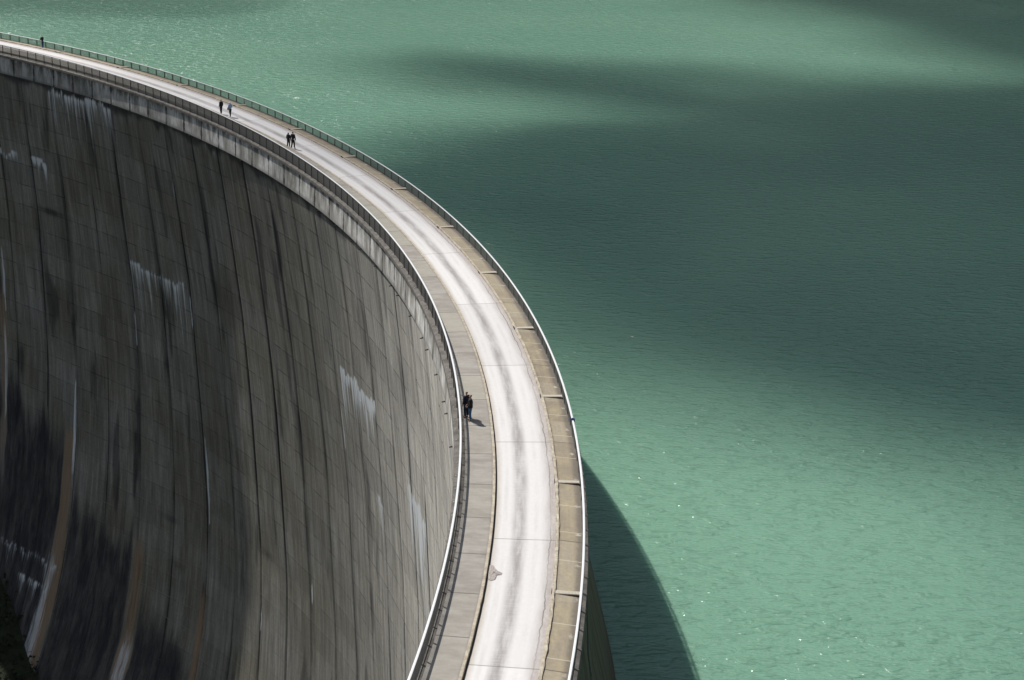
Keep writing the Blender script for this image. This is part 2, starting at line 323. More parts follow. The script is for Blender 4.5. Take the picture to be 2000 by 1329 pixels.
def mat_water():
    t = NT('lake_water', .12); p = t.pos(); t.b.inputs['IOR'].default_value = 1.33
    mp = t.n('ShaderNodeMapping'); t.t.links.new(p, mp.inputs[0]); mp.inputs['Rotation'].default_value = (0, 0, math.radians(14)); mp.inputs['Scale'].default_value = (.55, 1.5, 1)
    mq = t.n('ShaderNodeMapping'); t.t.links.new(p, mq.inputs[0]); mq.inputs['Rotation'].default_value = (0, 0, math.radians(-9)); mq.inputs['Scale'].default_value = (.7, 1.3, 1)
    big = t.noise(p, .012, 4, .5)
    a = t.noise(mp.outputs[0], 1.05, 2, .5, .15); b = t.noise(mq.outputs[0], 3.0, 2, .5, .1); c_ = t.noise(p, 6.0, 1, .5)
    ar = t.math('SUBTRACT', 1.0, t.math('MULTIPLY', t.math('ABSOLUTE', t.math('SUBTRACT', a, .5)), 4.0)); spk = t.ramp(t.noise(p, .9, 2, .5), .62, .78)
    col = t.mix(t.ramp(big, .35, .65), (.160, .305, .226), (.182, .335, .244))
    t.col(col)
    patch = t.ramp(t.noise(p, .03, 3, .6), .3, .7, .65, 1.15)
    h = t.math('ADD', t.math('MULTIPLY', a, .44), t.math('MULTIPLY', ar, -.10)); h = t.math('ADD', h, t.math('MULTIPLY', b, .13)); h = t.math('ADD', h, t.math('MULTIPLY', c_, t.math('ADD', .012, t.math('MULTIPLY', spk, .12))))
    h = t.math('MULTIPLY', h, patch)
    t.b.inputs['Subsurface Weight'].default_value = 0.5; t.b.inputs['Subsurface Radius'].default_value = (.5, 1.0, .9); t.b.inputs['Subsurface Scale'].default_value = 2.6
    t.nrm(t.bump(h, 1.0, 1.0)); return t.m
def mat_terrain():
    t = NT('mountain_ground', .95); p = t.pos(); n = t.noise(p, .05, 8, .7); n2 = t.noise(p, .6, 5, .7)
    g = t.n('ShaderNodeNewGeometry'); s = t.n('ShaderNodeSeparateXYZ'); t.t.links.new(g.outputs['Normal'], s.inputs[0])
    c = t.mix(t.ramp(n2, .3, .7), (.012, .018, .008), (.034, .042, .018))
    rk = t.mix(n2, (.10, .095, .085), (.22, .21, .19))
    c = t.mix(t.math('MULTIPLY', t.ramp(s.outputs[2], .62, .45), t.ramp(n, .4, .6)), c, rk); t.col(c); t.nrm(t.bump(n2, .8, .6)); return t.m

M = dict(wall=mat_wall(), band=mat_band(), coping=mat_coping(), road=mat_road(), walk=mat_walk(), kerb=mat_kerb(), ledge=mat_ledge(),
         upstream=mat_upstream(), water=mat_water(), terrain=mat_terrain(),
         rail_white=plain('weathered_pale_rail', (.72, .73, .74), .45, 0.0, .08, 3), rail_steel=plain('galvanised_steel', (.09, .09, .09), .6, .3, .2, 5),
         bar=plain('dull_steel_bars', (.30, .29, .275), .65, .2, .15, 5), plate=plain('zinc_plate', (.62, .62, .60), .5, 0, .2, 9), dark=plain('dark_hole', (.012, .011, .01), .9),
         grate=plain('pale_grate', (.47, .43, .36), .7, 0, .15, 8), pipe=plain('rusty_pipe', (.03, .026, .022), .8), blue=plain('navy_paint', (.02, .035, .12), .5),
         leaf=plain('shrub_leaf', (.018, .028, .010), .9, 0, .4, 2), patch=plain('broken_mortar', (.36, .325, .30), .95, 0, .55, 11))

# ------------------------------------------------------------------ the dam
S0, S1 = -92.0, 238.0
PS = [48, 102, 142, 157, 172]
PZ = {48: ([-3, -8, -14.5, -21, -34, -55, -100], [-5.85, -5.4, -4.9, -4.6, -4.1, -3.8, -3.8]), 102: ([-3, -8, -14.5, -21, -27, -34, -41, -55, -100], [-5.85, -5, -4.1, -3.4, -2.7, -2.0, -1.7, -1, -1]),
      142: ([-3, -14, -23, -33, -43, -54, -62, -71, -78, -100], [-5.85, -4.3, -3.1, -2.5, -1.9, -1.5, -1.8, -2.8, -4.2, -10]),
      157: ([-3, -14, -24, -28, -40, -52, -59, -68, -78, -83, -100], [-5.85, -4.8, -3.9, -3.5, -3.1, -3.5, -4.0, -5, -7, -9, -16]),
      172: ([-3, -9, -15, -22, -33, -43, -53, -63, -71, -78, -82, -100], [-5.85, -5.5, -4.9, -4.4, -4.2, -4.2, -4.9, -6.3, -8.2, -10.4, -11.9, -20])}
dam = empty('dam', (float(at(60)[0]), float(at(60)[1]), 0)); tag(dam, 'tall curved grey concrete dam streaked with dark and white stains', 'dam')
INV = Matrix.Translation(-dam.location)
def own(o, parent): o.parent = parent; o.matrix_parent_inverse = parent.matrix_basis.inverted(); return o
def build_wall():
    S = np.arange(S0, S1 + .01, .25); Z = -2.72 - np.concatenate([np.arange(0, 88, .5), [92.0]])
    prof = []
    for k in PS:
        f = np.interp(-Z, [-a for a in PZ[k][0]], PZ[k][1]); g = f.copy()
        for _ in range(14): g[1:-1] = (g[:-2] + 2 * g[1:-1] + g[2:]) / 4
        prof.append(g)
    prof = np.array(prof); ss, zz = np.meshgrid(S, Z, indexing='ij')
    off = np.array([[0.0] * len(Z)] * len(S))
    for j in range(len(Z)): off[:, j] = np.interp(S, PS, prof[:, j])
    for _ in range(60): off[1:-1] = (off[:-2] + 2 * off[1:-1] + off[2:]) / 4
    # block joints are shallow open grooves
    jd = np.abs(((ss - 134.3) / 7.47 + .5) % 1 - .5) * 7.47
    off = off + .10 * (jd < .13)
    x, y, t = at(ss, off); n, m = ss.shape
    V = np.stack([x, y, zz], -1).reshape(-1, 3); I = np.arange(n * m).reshape(n, m)
    Fc = np.stack([I[:-1, :-1], I[:-1, 1:], I[1:, 1:], I[1:, :-1]], -1).reshape(-1, 4)
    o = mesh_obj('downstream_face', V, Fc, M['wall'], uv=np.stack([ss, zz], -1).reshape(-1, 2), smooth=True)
    # stain masks: white lime, rust, black wet patches with valley shade painted in, general dark
    W = np.zeros_like(ss); R = np.zeros_like(ss); K = np.zeros_like(ss); D = np.zeros_like(ss)
    sj = ss + .12 * (vnoise(ss * .0 + 3, zz * .8, 5) - .5)
    def lime(a, b, zt, ln, st, seed, edge=.25):
        q = vnoise(sj * 2.3, zz * 0 + seed, 31 + seed); q2 = vnoise(sj * 4.0, zz * .12 + seed, 77 + seed); top = zt + 1.6 * (fbm(ss * .9, zz * 0, 90 + seed, 3) - .5)
        d = top - zz; L = ln * (.18 + 1.0 * q ** 1.5)
        return st * sst(a - edge, a + edge, ss) * sst(b + edge, b - edge, ss) * sst(-.05, .25, d) * (np.clip(1 - d / L, 0, 1) ** 1.3 * .75 + .35 * sst(1.3, 0, d) * (d > 0)) * (.35 + .9 * sst(.25, .75, q2))
    for a, b, zt, ln, st, sd in [(143.2, 156.4, -23.6, 14, .62, 1), (81.5, 95.2, -19.4, 14, 1.0, 2), (60, 69.2, -22.2, 18, 1.4, 3), (182.4, 187.6, -13.8, 4.6, .75, 4),
                             (175.3, 179.2, -13.8, 4.0, .8, 5), (156.3, 172.5, -3.0, 14, .62, 6), (127.4, 130.4, -3.4, 5, .3, 7), (82.0, 84.6, -29.5, 16, .55, 8),
                             (172.2, 188, -71.5, 8.5, .40, 9), (174, 182, -75.0, 7, .50, 10), (112, 118, -33, 6, .12, 11), (97, 104, -9, 6, .10, 12), (46, 58, -14, 9, .2, 13), (66, 78, -42, 9, .25, 14)]:
        W = np.maximum(W, lime(a, b, zt, ln, st, sd))
    for a, z0, z1, wd, st in [(156.7, -29.5, -36, .16, .7), (141.9, -6, -13.5, .13, .55), (141.9, -24.2, -30, .16, .7), (172.1, -42.5, -60, .30, .75), (141.2, -43, -57, .24, .8), (96.4, -24, -31, .16, .8),
                              (111.6, -51.5, -55.5, .18, .8), (126.6, -61, -66, .16, .8), (126.8, -23.4, -27.5, .14, .5), (189.0, -28, -38, .3, .7), (189.6, -38, -56, .35, .55), (96.8, -36, -60, .10, .35),
                              (111.9, -30, -46, .1, .25), (75, -36, -60, .25, .4)]:
        tt = (z0 - zz) / (z0 - z1); env = np.clip(1 - np.abs(tt * 2 - 1) ** 2, 0, 1) * (tt > 0) * (tt < 1)
        W = np.maximum(W, .75 * st * sst(wd * 1.5 * env + .01, wd * .4 * env, np.abs(sj - a)) * (env > .02))
    def band(a, wd, z0, st, sd, grow=.0):
        wv = wd * (1 + grow * np.clip((z0 - zz) / 20, 0, 2)) * (.75 + .5 * vnoise(zz * .25, zz * 0 + sd, sd)); q = vnoise(sj * 5, zz * .15, 40 + sd)
        return st * sst(z0 + 1.5, z0 - 5, zz) * sst(wv, wv * .6, np.abs(sj - a)) * (.45 + .8 * q)
    R = np.maximum(R, band(173.3, 1.1, -50, .95, 1, .55)); R = np.maximum(R, band(156.3, 1.1, -61, .95, 2, .35)); R = np.maximum(R, band(142.2, .8, -64, .85, 3, .25))
    for a, z0 in ((174.5, -68), (156.2, -75), (142.2, -80)): W = np.maximum(W, .40 * np.clip(band(a, 1.0, z0, 1, 8, .9), 0, 1))
    R = np.maximum(R, band(189.9, .9, -33, .7, 4) * sst(-66, -58, zz)); R = np.maximum(R, band(126.9, .5, -68, .4, 5)); R = np.maximum(R, .45 * sst(4, 0, np.abs(ss - 162)) * sst(-56, -60, zz) * sst(-68, -62, zz) * fbm(ss * .8, zz * .3, 61))
    jag = 7 * (fbm(sj * .45, zz * 0 + 2, 51, 4) - .5) + 3 * (vnoise(sj * 2.2, zz * .05, 52) - .5)
    K = np.maximum(K, .97 * sst(173.6, 174.4, ss) * sst(2.5, -7, zz - (np.interp(ss, [174, 178, 184, 188, 195], [-52, -49, -50, -45, -44]) + jag)))
    K = np.maximum(K, .92 * sst(157.2, 158, ss) * sst(171.9, 171.2, ss) * sst(2.5, -8, zz - (-58.0 + jag)))
    K = np.maximum(K, .90 * sst(142.9, 143.6, ss) * sst(155.2, 154.6, ss) * sst(2.5, -8, zz - (np.interp(ss, [143, 155], [-74, -67.5]) + jag * .7)))
    K = np.maximum(K, .5 * sst(120, 128, ss) * sst(-72, -80, zz)); K = np.clip(K * (.6 + .65 * fbm(ss * 1.3, zz * .12, 63)), 0, 1) * (1 - np.clip(R * 1.5, 0, 1))
    for a, z0, ws, wz, st in [(175.5, -20.8, 4.8, .5, .8), (173.5, -8.5, .3, 1.6, .7), (177.5, -7, .35, 1.8, .7), (124.5, -53.8, 1.6, .8, .6), (163, -8, 1.6, 6, .5), (165.5, -14, .5, 9, .4), (150, -58, 3, .6, .5), (148, -64, 2.5, .7, .4),
                          (112, -14, 1.0, 14, .35), (127, -30, .5, 12, .3), (119.5, -20, .8, 9, .4), (134.3, -15, 1.1, 12, .5), (156.9, -40, 1.2, 24, .5), (172.0, -28, 1.5, 16, .5), (149.4, -20, 1.0, 14, .45), (111.9, -48, .8, 18, .5), (89, -30, .5, 20, .35), (96.6, -45, .7, 20, .4), (185, -30, .4, 12, .3)]:
        D = np.maximum(D, st * np.exp(-((ss - a) / ws) ** 2 - ((zz - z0) / wz) ** 2) * (.5 + .8 * fbm(ss * 2, zz * .2, 71)))
    for a, z0, ws, wz, st in [(119.4, -30, .26, 40, 1.1), (104.4, -30, .24, 40, 1.1), (96.9, -45, .2, 30, 1.1), (141.8, -20, .26, 20, 1), (156.9, -14, .26, 20, 1), (149.4, -20, .2, 25, .8), (134.3, -15, .26, 15, .9), (171.9, -20, .26, 22, 1), (179.3, -12, .2, 20, .8), (75, -20, .16, 30, .9), (89, -25, .14, 30, .8), (67, -20, .14, 30, .9)]:
        D = np.maximum(D, .75 * st * (.55 + .6 * fbm(ss * .4, zz * .12, 72)) * np.exp(-((sj - a) / ws) ** 2 - ((zz - z0) / wz) ** 2))
    D = np.clip(D + .55 * sst(.62, .80, fbm(ss * .5, zz * .09, 81)) , 0, 1)
    # darker strip just under the band, fading downwards
    D = np.maximum(D, .75 * sst(-4.2, -2.8, zz - 1.2 * (vnoise(ss * .8, zz * 0, 99) - .5)) * sst(60, 100, ss))
    at_ = o.data.color_attributes.new('stain', 'FLOAT_COLOR', 'POINT')
    at_.data.foreach_set('color', np.stack([W, R, K, D], -1).clip(0, 1).astype(np.float32).ravel())
    return o
own(build_wall(), dam)
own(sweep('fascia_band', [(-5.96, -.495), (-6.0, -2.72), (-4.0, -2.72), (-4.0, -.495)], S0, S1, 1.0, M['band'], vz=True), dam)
own(sweep('coping', [(-6.08, -.20), (-6.10, -.46), (-5.9, -.49), (-5.4, -.49), (-5.4, -.12), (-6.02, -.15)], S0, S1, 1.0, M['coping']), dam)
own(sweep('lake_coping', [(1.50, -.10), (1.50, -.75), (1.86, -.75), (1.90, -.35), (1.84, -.14)], S0, S1, 1.0, M['coping']), dam)
UP = [(1.2, -.75), (1.62, -.76), (1.72, -2.5), (2.3, -6), (3.3, -10), (4.55, -15), (6.0, -22), (6.0, -40)]
own(sweep('upstream_face', UP, S0, S1, 1.0, M['upstream'], closed=False, vz=True), dam)
own(sweep('dam_core', [(-5.3, -.50), (-3.9, -2.8), (-3.9, -12), (-.4, -40), (0, -90), (5, -90), (4.2, -18), (1.15, -2), (1.15, -.36)], S0, S1, 2.0, M['coping']), dam)
for i, s in enumerate([142.5, 134.0, 127.5, 124.0, 119.0, 115.0, 94.5, 88.5, 82.5, 79.5, 73.5, 67.0, 64.0, 58.0, 52.0, 49.0, 43.0, 37.0, 34.5, 28.0]):
    x, y, t = at(s, -6.0); mb = MB(); mb.tube([(0, .2, 0), (0, -.22, -.05)], .045, 8); mb.tube([(0, -.02, 0), (0, -.05, 0)], .08, 8)
    o = mb.build('weep_pipe', M['pipe']); o.location = (float(x), float(y), -2.84); o.rotation_euler = (0, 0, float(t) + PI); own(o, dam)

# ------------------------------------------------------------------ crest surfaces
tag(sweep('road', [(-3.52, -.02), (-3.52, -.34), (.02, -.34), (.02, 0.0)], S0, S1, .75, M['road']), kind='structure')
tag(sweep('walkway', [(-5.395, -.33), (-3.70, -.33), (-3.70, .145), (-5.395, .16)], S0, S1, .75, M['walk']), kind='structure')
tag(sweep('kerb', [(-3.695, -.33), (-3.525, -.33), (-3.53, .155), (-3.55, .175), (-3.695, .175)], S0, S1, .75, M['kerb']), kind='structure')
tag(sweep('ledge_kerb', [(.025, -.33), (.20, -.33), (.20, .10), (.17, .12), (.05, .12), (.025, .09)], S0, S1, .5, M['kerb']), kind='structure')
tag(sweep('ledge', [(.205, -.33), (1.495, -.33), (1.495, -.09), (.205, .03)], S0, S1, .75, M['ledge']), kind='structure')
def rough_kerb(o, a):
    me = o.data; n = len(me.vertices); co = np.empty(n * 3); me.vertices.foreach_get('co', co); co = co.reshape(-1, 3)
    top = co[:, 2] > 0; q = rng.normal(0, a, (n, 3)); q[~top] = 0; co += q; me.vertices.foreach_set('co', co.ravel()); me.update()
rough_kerb(bpy.data.objects['ledge_kerb'], .014); rough_kerb(bpy.data.objects['kerb'], .006)

# drain channels: a pale grate across the ledge with a dark inlet at its kerb
g0 = MB(); g0.box(-.15, .15, .0, 1.28, -.02, .035)
for k in range(16): g0.box(-.13, .13, .04 + k * .075, .075 + k * .075, .036, .05)
def drain(i):
    s = i * 14.944; x, y, t = at(s, .21)
    d = empty('drain_channel', (float(x), float(y), .03), float(t) - PI / 2); g = 'drain channels across the lakeside ledge'
    # local +x is towards the lake, +y along the crest
    b = bpy.data.objects.new('grate', GR); link(b, d); b.rotation_euler = (0, .09, -PI / 2); b.location = (0.0, 0, .005)
    n = MB(); n.box(-.235, -.015, -.22, .22, -.04, .045); n.tube([(-.24, 0, .0), (-.30, 0, .0)], .07, 8)
    b2 = bpy.data.objects.new('inlet', INL); link(b2, d)
    return d
n_ = MB(); n_.box(-.21, -.165, -.30, .30, -.045, .085); tmp = n_.build('inlet', M['dark']); INL = tmp.data; bpy.data.objects.remove(tmp)
tmp = g0.build('grate', M['grate']); GR = tmp.data; bpy.data.objects.remove(tmp)
where = {0: 'across the ledge, second nearest, below the blue clamp on the rail', -0: ''}
dl = ['nearest complete pale slatted drain grate across the tan ledge, low in the photo', 'pale drain grate on the ledge, second from the bottom, beside the widest dam shadow',
      'pale drain grate on the ledge level with the couple by the left railing', 'fourth pale drain grate from the bottom on the tan ledge', 'fifth pale drain grate from the bottom, beside mossy road edge',
      'sixth pale drain grate from the bottom on the tan ledge', 'seventh pale drain grate from the bottom on the tan ledge', 'eighth drain grate from the bottom, above the road in front of the hand-holding pair',
      'drain grate on the ledge right beside the hand-holding pair', 'drain grate on the ledge just past the walkers in black and light blue', 'third drain grate from the left edge of the photo',
      'second drain grate from the left edge of the photo', 'drain grate nearest the lone person at the far railing']
for i, l in enumerate(dl): tag(drain(i), l, 'drain', 'drain channels across the lakeside ledge')

# ------------------------------------------------------------------ railings
def railing(name, label, off, ztop, zbase, sgn, step, s_a, cat='railing'):
    """sgn: +1 posts fixed on the lake side, -1 on the valley side"""
    r = empty(name, (float(at(60, off)[0]), float(at(60, off)[1]), zbase)); tag(r, label, cat)
    hw = .062
    own(sweep('handrail', [(off - hw, ztop - .05), (off + hw, ztop - .05), (off + hw, ztop - .01), (off + hw * .6, ztop), (off - hw * .6, ztop), (off - hw, ztop - .01)], S0, S1, .5, M['rail_white']), r)
    own(sweep('lower_rail', [(off - .02, zbase + .10), (off + .02, zbase + .10), (off + .02, zbase + .14), (off - .02, zbase + .14)], S0, S1, 1.0, M['rail_steel']), r)
    own(sweep('upper_rail', [(off - .018, ztop - .13), (off + .018, ztop - .13), (off + .018, ztop - .10), (off - .018, ztop - .10)], S0, S1, 1.0, M['rail_steel']), r)
    # post (local x along the rail, local y towards the fixing side)
    H = ztop - .05 - zbase
    p = MB(); y0, y1 = (.022, .072) if sgn < 0 else (-.045, .045); p.box(-.045, .045, y0, y1, -.03, H); p.box(-.03, .03, .072, .13, -.05, -.01); p.tube([(0, .25, -.08), (0, .25, .03)], .032, 6, 1)
    P = p.build('post', None, mats=[M['rail_steel'], M['plate']]); PM = P.data; bpy.data.objects.remove(P)
    L = step * (1 - off * .0 / 230); b = MB(); n = 26 if sgn < 0 else 22; bd = .013 if sgn < 0 else .008
    Lb = L * (1 + (-off) * -.0045)
    for k in range(n):
        x = (k + .5) / n * Lb; b.box(x - .006, x + .006, -bd, bd, .14, H - .08)
    B = b.build('bar_panel', M['bar']); BM = B.data; bpy.data.objects.remove(B)
    for k in range(100):
        s = s_a + k * step; x, y, t = at(s, off); a = float(t) + (0 if sgn < 0 else PI)
        o = bpy.data.objects.new('post', PM); o.location = (float(x), float(y), zbase); o.rotation_euler = (0, 0, a); link(o); own(o, r)
        x2, y2, _ = at(s + step, off); a2 = math.atan2(float(y2 - y), float(x2 - x))
        o = bpy.data.objects.new('bar_panel', BM); o.location = (float(x), float(y), zbase); o.rotation_euler = (0, 0, a2); link(o); own(o, r)
    rest = MB(); rp = MB()
    for k in list(range(-36, 0)) + list(range(100, 124)):
        s = s_a + k * step; x, y, t = at(s, off)
        if s < S0 or s > S1 - 2: continue
        a = float(t) + (0 if sgn < 0 else PI); c, d = math.cos(a), math.sin(a); b0 = len(rp.v)
        rp.v += [(float(x) + v.co.x * c - v.co.y * d, float(y) + v.co.x * d + v.co.y * c, zbase + v.co.z) for v in PM.vertices]
        for f in PM.polygons: rp.f.append([b0 + i for i in f.vertices]); rp.m.append(f.material_index)
        x2, y2, _ = at(s + step, off); a = math.atan2(float(y2 - y), float(x2 - x)); c, d = math.cos(a), math.sin(a); b0 = len(rest.v)
        rest.v += [(float(x) + v.co.x * c - v.co.y * d, float(y) + v.co.x * d + v.co.y * c, zbase + v.co.z) for v in BM.vertices]
        for f in BM.polygons: rest.f.append([b0 + i for i in f.vertices]); rest.m.append(0)
    tag(own(rp.build('post', None, mats=[M['rail_steel'], M['plate']]), r), kind='stuff')
    tag(own(rest.build('bar_panel', M['bar']), r), kind='stuff')
    return r
railing('valley_railing', 'white-topped barred railing on the valley side, above the stained wall', -5.69, 1.13, -.13, -1, 2.04, -14.6)
railing('lake_railing', 'white-topped barred railing on the lake side, beside the tan ledge', 1.58, .78, -.18, 1, 2.04, -13.9)

# small blue clamp on the lake handrail
x, y, t = at(23.5, 1.58); mb = MB(); mb.box(-.11, .11, -.13, .13, .022, .09); mb.box(-.11, .11, -.13, -.085, -.12, .022); mb.box(-.11, .11, .085, .13, -.12, .022); mb.tube([(0, 0, .09), (0, 0, .14)], .05, 8)
o = mb.build('rail_clamp', M['blue']); o.location = (float(x), float(y), .78 - .018); o.rotation_euler = (0, 0, float(t)); tag(o, 'small dark blue clamp gripping the white handrail on the lake side', 'clamp')
# arrow-shaped broken patch by the left kerb of the road
def patch():
    px = [(-3.47, 3.0), (-3.28, 3.05), (-3.12, 2.6), (-2.98, 2.35), (-2.72, 2.10), (-2.76, 1.88), (-2.98, 1.8), (-3.05, 1.25), (-3.26, 1.1), (-3.42, 1.2), (-3.47, 2.0)]
    V = []; Fc = []; cx, cy = -3.2, 2.0
    rings = [1.0, .8, .55, .3, .08]; n = 44
    P = []
    for k in range(n):
        a = k / n * len(px); i = int(a); f = a - i; p0, p1 = px[i], px[(i + 1) % len(px)]; P.append((p0[0] * (1 - f) + p1[0] * f, p0[1] * (1 - f) + p1[1] * f))
    for j, r in enumerate(rings):
        for k in range(n):
            o_, s_ = cx + (P[k][0] - cx) * r, cy + (P[k][1] - cy) * r; x, y, _ = at(s_, o_)
            V.append((float(x), float(y), .003 + (0 if j == 0 else .012 + .03 * rng.random()))); 
    for j in range(len(rings) - 1):
        for k in range(n): Fc.append((j * n + k, j * n + (k + 1) % n, (j + 1) * n + (k + 1) % n, (j + 1) * n + k))
    Fc.append([(len(rings) - 1) * n + k for k in range(n)])
    return mesh_obj('broken_mortar_patch', V, Fc, M['patch'])
tag(patch(), 'small arrow-shaped patch of broken grey mortar on the pale road against the left kerb', 'patch')
# steel ladder head and rail hanging on the lake face just past the nearest grate
x, y, t = at(-.6, 1.72); L = empty('access_ladder', (float(x), float(y), -.1), float(t) + PI)
tag(L, 'narrow steel ladder fixed to the lake face of the dam just beyond the handrail', 'ladder')
mb = MB()
for sx in (-.22, .22): mb.tube([(sx, .15, .25), (sx, .22, -.8), (sx, .35, -3.0), (sx, .95, -7.0), (sx, 2.1, -12), (sx, 3.2, -15.5)], .03, 6)
mb.build('side_rails', M['rail_steel'], L)
for k in range(40):
    z = -.4 - k * .37; yy = float(np.interp(-z, [0.8, 3, 7, 12, 15.5], [.22, .35, .95, 2.1, 3.2]))
    mr = MB(); mr.tube([(-.22, yy, z), (.22, yy, z)], .018, 5); mr.build('rung', M['rail_steel'], L)

# ------------------------------------------------------------------ lake, shores and valley
sx_ = np.linspace(-118, 300, 90); px_, py_, _ = at(sx_, 0.6)
poly = [(float(a), float(b), -15.0) for a, b in zip(px_, py_)] + [(-1400, 500, -15), (-1400, 2300, -15), (2300, 2300, -15), (2300, -700, -15), (60, -700, -15)]
tag(mesh_obj('lake_water', poly, [list(range(len(poly)))[::-1]], M['water']), kind='structure')
lake_poly = np.array([(-12, 22), (40, -40), (700, -150), (1100, 300), (1000, 900), (400, 1050), (0, 1000), (-250, 760), (-270, 520), (-165, 345), (-105, 300), (-60, 200)], float)
def sdf(P, X, Y):
    d = np.full(X.shape, 1e9); ins = np.zeros(X.shape, bool)
    for i in range(len(P)):
        a = P[i]; b = P[(i + 1) % len(P)]; e = b - a; tx = np.clip(((X - a[0]) * e[0] + (Y - a[1]) * e[1]) / (e @ e), 0, 1)
        d = np.minimum(d, np.hypot(X - a[0] - e[0] * tx, Y - a[1] - e[1] * tx))
        c = (a[1] > Y) != (b[1] > Y); xi = a[0] + (Y - a[1]) / (e[1] if e[1] else 1e-9) * e[0]; ins ^= c & (X < xi)
    return np.where(ins, -d, d)
def terrain(name, xs, ys, keep_up):
    X, Y = np.meshgrid(xs, ys, indexing='ij'); s, off = to_crest(X, Y); s = s.reshape(X.shape); off = off.reshape(X.shape)
    u = np.abs(-.41 * (X + 75) + .91 * (Y - 160)); v = .91 * (X + 75) + .41 * (Y - 160)
    nz = fbm(X * .012 + 40, Y * .012 + 40, 200, 5) - .5; nf = fbm(X * .15 + 40, Y * .15 + 40, 210, 4) - .5
    hd = -91 + .62 * np.clip(u - 56 + 10 * nz, 0, None) + .75 * np.clip(u - 84, 0, None) + 2.5 * nf + 6 * nz; hd = np.minimum(hd, 60 + .5 * u)
    d = sdf(lake_poly, X, Y); hu = np.where(d > 0, -16 + .75 * d * (1 + .9 * nz) * (1 + .5 * sst(350, 800, Y)) + 4 * nf, -17 + .3 * d)
    wgt = sst(12, -12, off); tail = (s < -80) | (s > 232)
    h = np.where(tail, hd * wgt + hu * (1 - wgt), (hu if keep_up else hd))
    cap = 34 + .35 * np.hypot(X, Y); h = np.where(np.hypot(X, Y) < 60, np.minimum(h, cap * 0 + 30), h)
    I = np.arange(X.size).reshape(X.shape); Fc = np.stack([I[:-1, :-1], I[1:, :-1], I[1:, 1:], I[:-1, 1:]], -1).reshape(-1, 4)
    k = (off > 7.5) if keep_up else (off < -1)
    k = k.ravel() | tail.ravel(); Fc = Fc[k[Fc].all(1)]
    us = np.unique(Fc); mp = np.full(X.size, -1); mp[us] = np.arange(len(us))
    V = np.stack([X, Y, h], -1).reshape(-1, 3)[us]
    return tag(mesh_obj(name, V, mp[Fc], M['terrain'], smooth=True), kind='structure')
terrain('valley_ground', np.arange(-420, 60, 4.0), np.arange(-160, 520, 4.0), False)
terrain('mountain_shore', np.concatenate([np.arange(-1300, -300, 40.0), np.arange(-300, 300, 12.0), np.arange(300, 2300, 45.0)]), np.concatenate([np.arange(-700, 460, 12.0), np.arange(460, 2300, 40.0)]), True)
# scrub on the dark slope at the foot of the wall
def scrub():
    V = []; Fc = []; dg = bpy.data.objects['valley_ground'].data; co = np.empty(len(dg.vertices) * 3); dg.vertices.foreach_get('co', co); co = co.reshape(-1, 3)
    s, off = to_crest(co[:, 0], co[:, 1]); k = (s > 150) & (s < 215) & (off < -8) & (off > -34) & (co[:, 2] > -92) & (co[:, 2] < -40); C = co[k]
    for c in C:
        for _ in range(16):
            q = c + rng.normal(0, (2.0, 2.0, .5)); r = rng.uniform(.25, .7)
            for _l in range(9):
                a = q + rng.normal(0, r * .6, 3); d1 = rng.normal(0, .22, 3); d2 = rng.normal(0, .22, 3); b = len(V); V += [a, a + d1, a + d1 + d2, a + d2]; Fc.append((b, b + 1, b + 2, b + 3))
    return mesh_obj('scrub', V, Fc, M['leaf'])
tag(scrub(), 'low dark green scrub on the shaded slope at the foot of the wall', 'scrub', kind='stuff')

# ------------------------------------------------------------------ clouds that shade the lake (thick lens-shaped bodies high above)
def cloud(P, T, wd, dens, alt, seed, inner=0.0):
    P = np.array(P, float); x0, y0 = P.min(0) - 55; x1, y1 = P.max(0) + 55; X, Y = np.meshgrid(np.arange(x0, x1, 5.0), np.arange(y0, y1, 5.0), indexing='ij')
    n = fbm(X * .03 + 9, Y * .03 + 9, seed, 4) - .5
    m_ = sst(-wd, wd, -sdf(P, X, Y) + 3 + n * wd * .9) * (1 + .25 * n); od = dens * T / SD.z
    th = T * -np.log(1 - np.clip(m_, 0, 1) * (1 - math.exp(-od))) / od
    I = np.arange(X.size).reshape(X.shape); Fc = np.stack([I[:-1, :-1], I[1:, :-1], I[1:, 1:], I[:-1, 1:]], -1).reshape(-1, 4)
    tv = th.ravel(); Fc = Fc[(tv[Fc] > .01 * T).any(1)]; us = np.unique(Fc); mp = np.full(X.size, -1); mp[us] = np.arange(len(us)); Fc = mp[Fc]; N = len(us)
    k = (alt + 15) / SD.z; sh = np.array([SD.x * k, SD.y * k]); B = np.stack([X.ravel() + sh[0], Y.ravel() + sh[1]], 1)[us]; t = tv[us]
    V = np.concatenate([np.c_[B, alt + .62 * t], np.c_[B, alt - .38 * t]])
    E = {}
    for f in Fc:
        for a in range(4): E.setdefault((min(f[a], f[(a + 1) % 4]), max(f[a], f[(a + 1) % 4])), []).append((f[a], f[(a + 1) % 4]))
    side = [(e[0][1], e[0][0], e[0][0] + N, e[0][1] + N) for e in E.values() if len(e) == 1]
    allf = [tuple(f) for f in Fc] + [tuple(f[::-1] + N) for f in Fc] + side
    m = bpy.data.materials.new('cloud_vapour'); m.use_nodes = True; nt = m.node_tree; nt.nodes.remove(nt.nodes['Principled BSDF'])
    pv = nt.nodes.new('ShaderNodeVolumePrincipled'); pv.inputs['Density'].default_value = dens; pv.inputs['Color'].default_value = (1, 1, 1, 1); nt.links.new(pv.outputs[0], nt.nodes['Material Output'].inputs['Volume'])
    return tag(mesh_obj('cloud', V, allf, m), kind='structure')
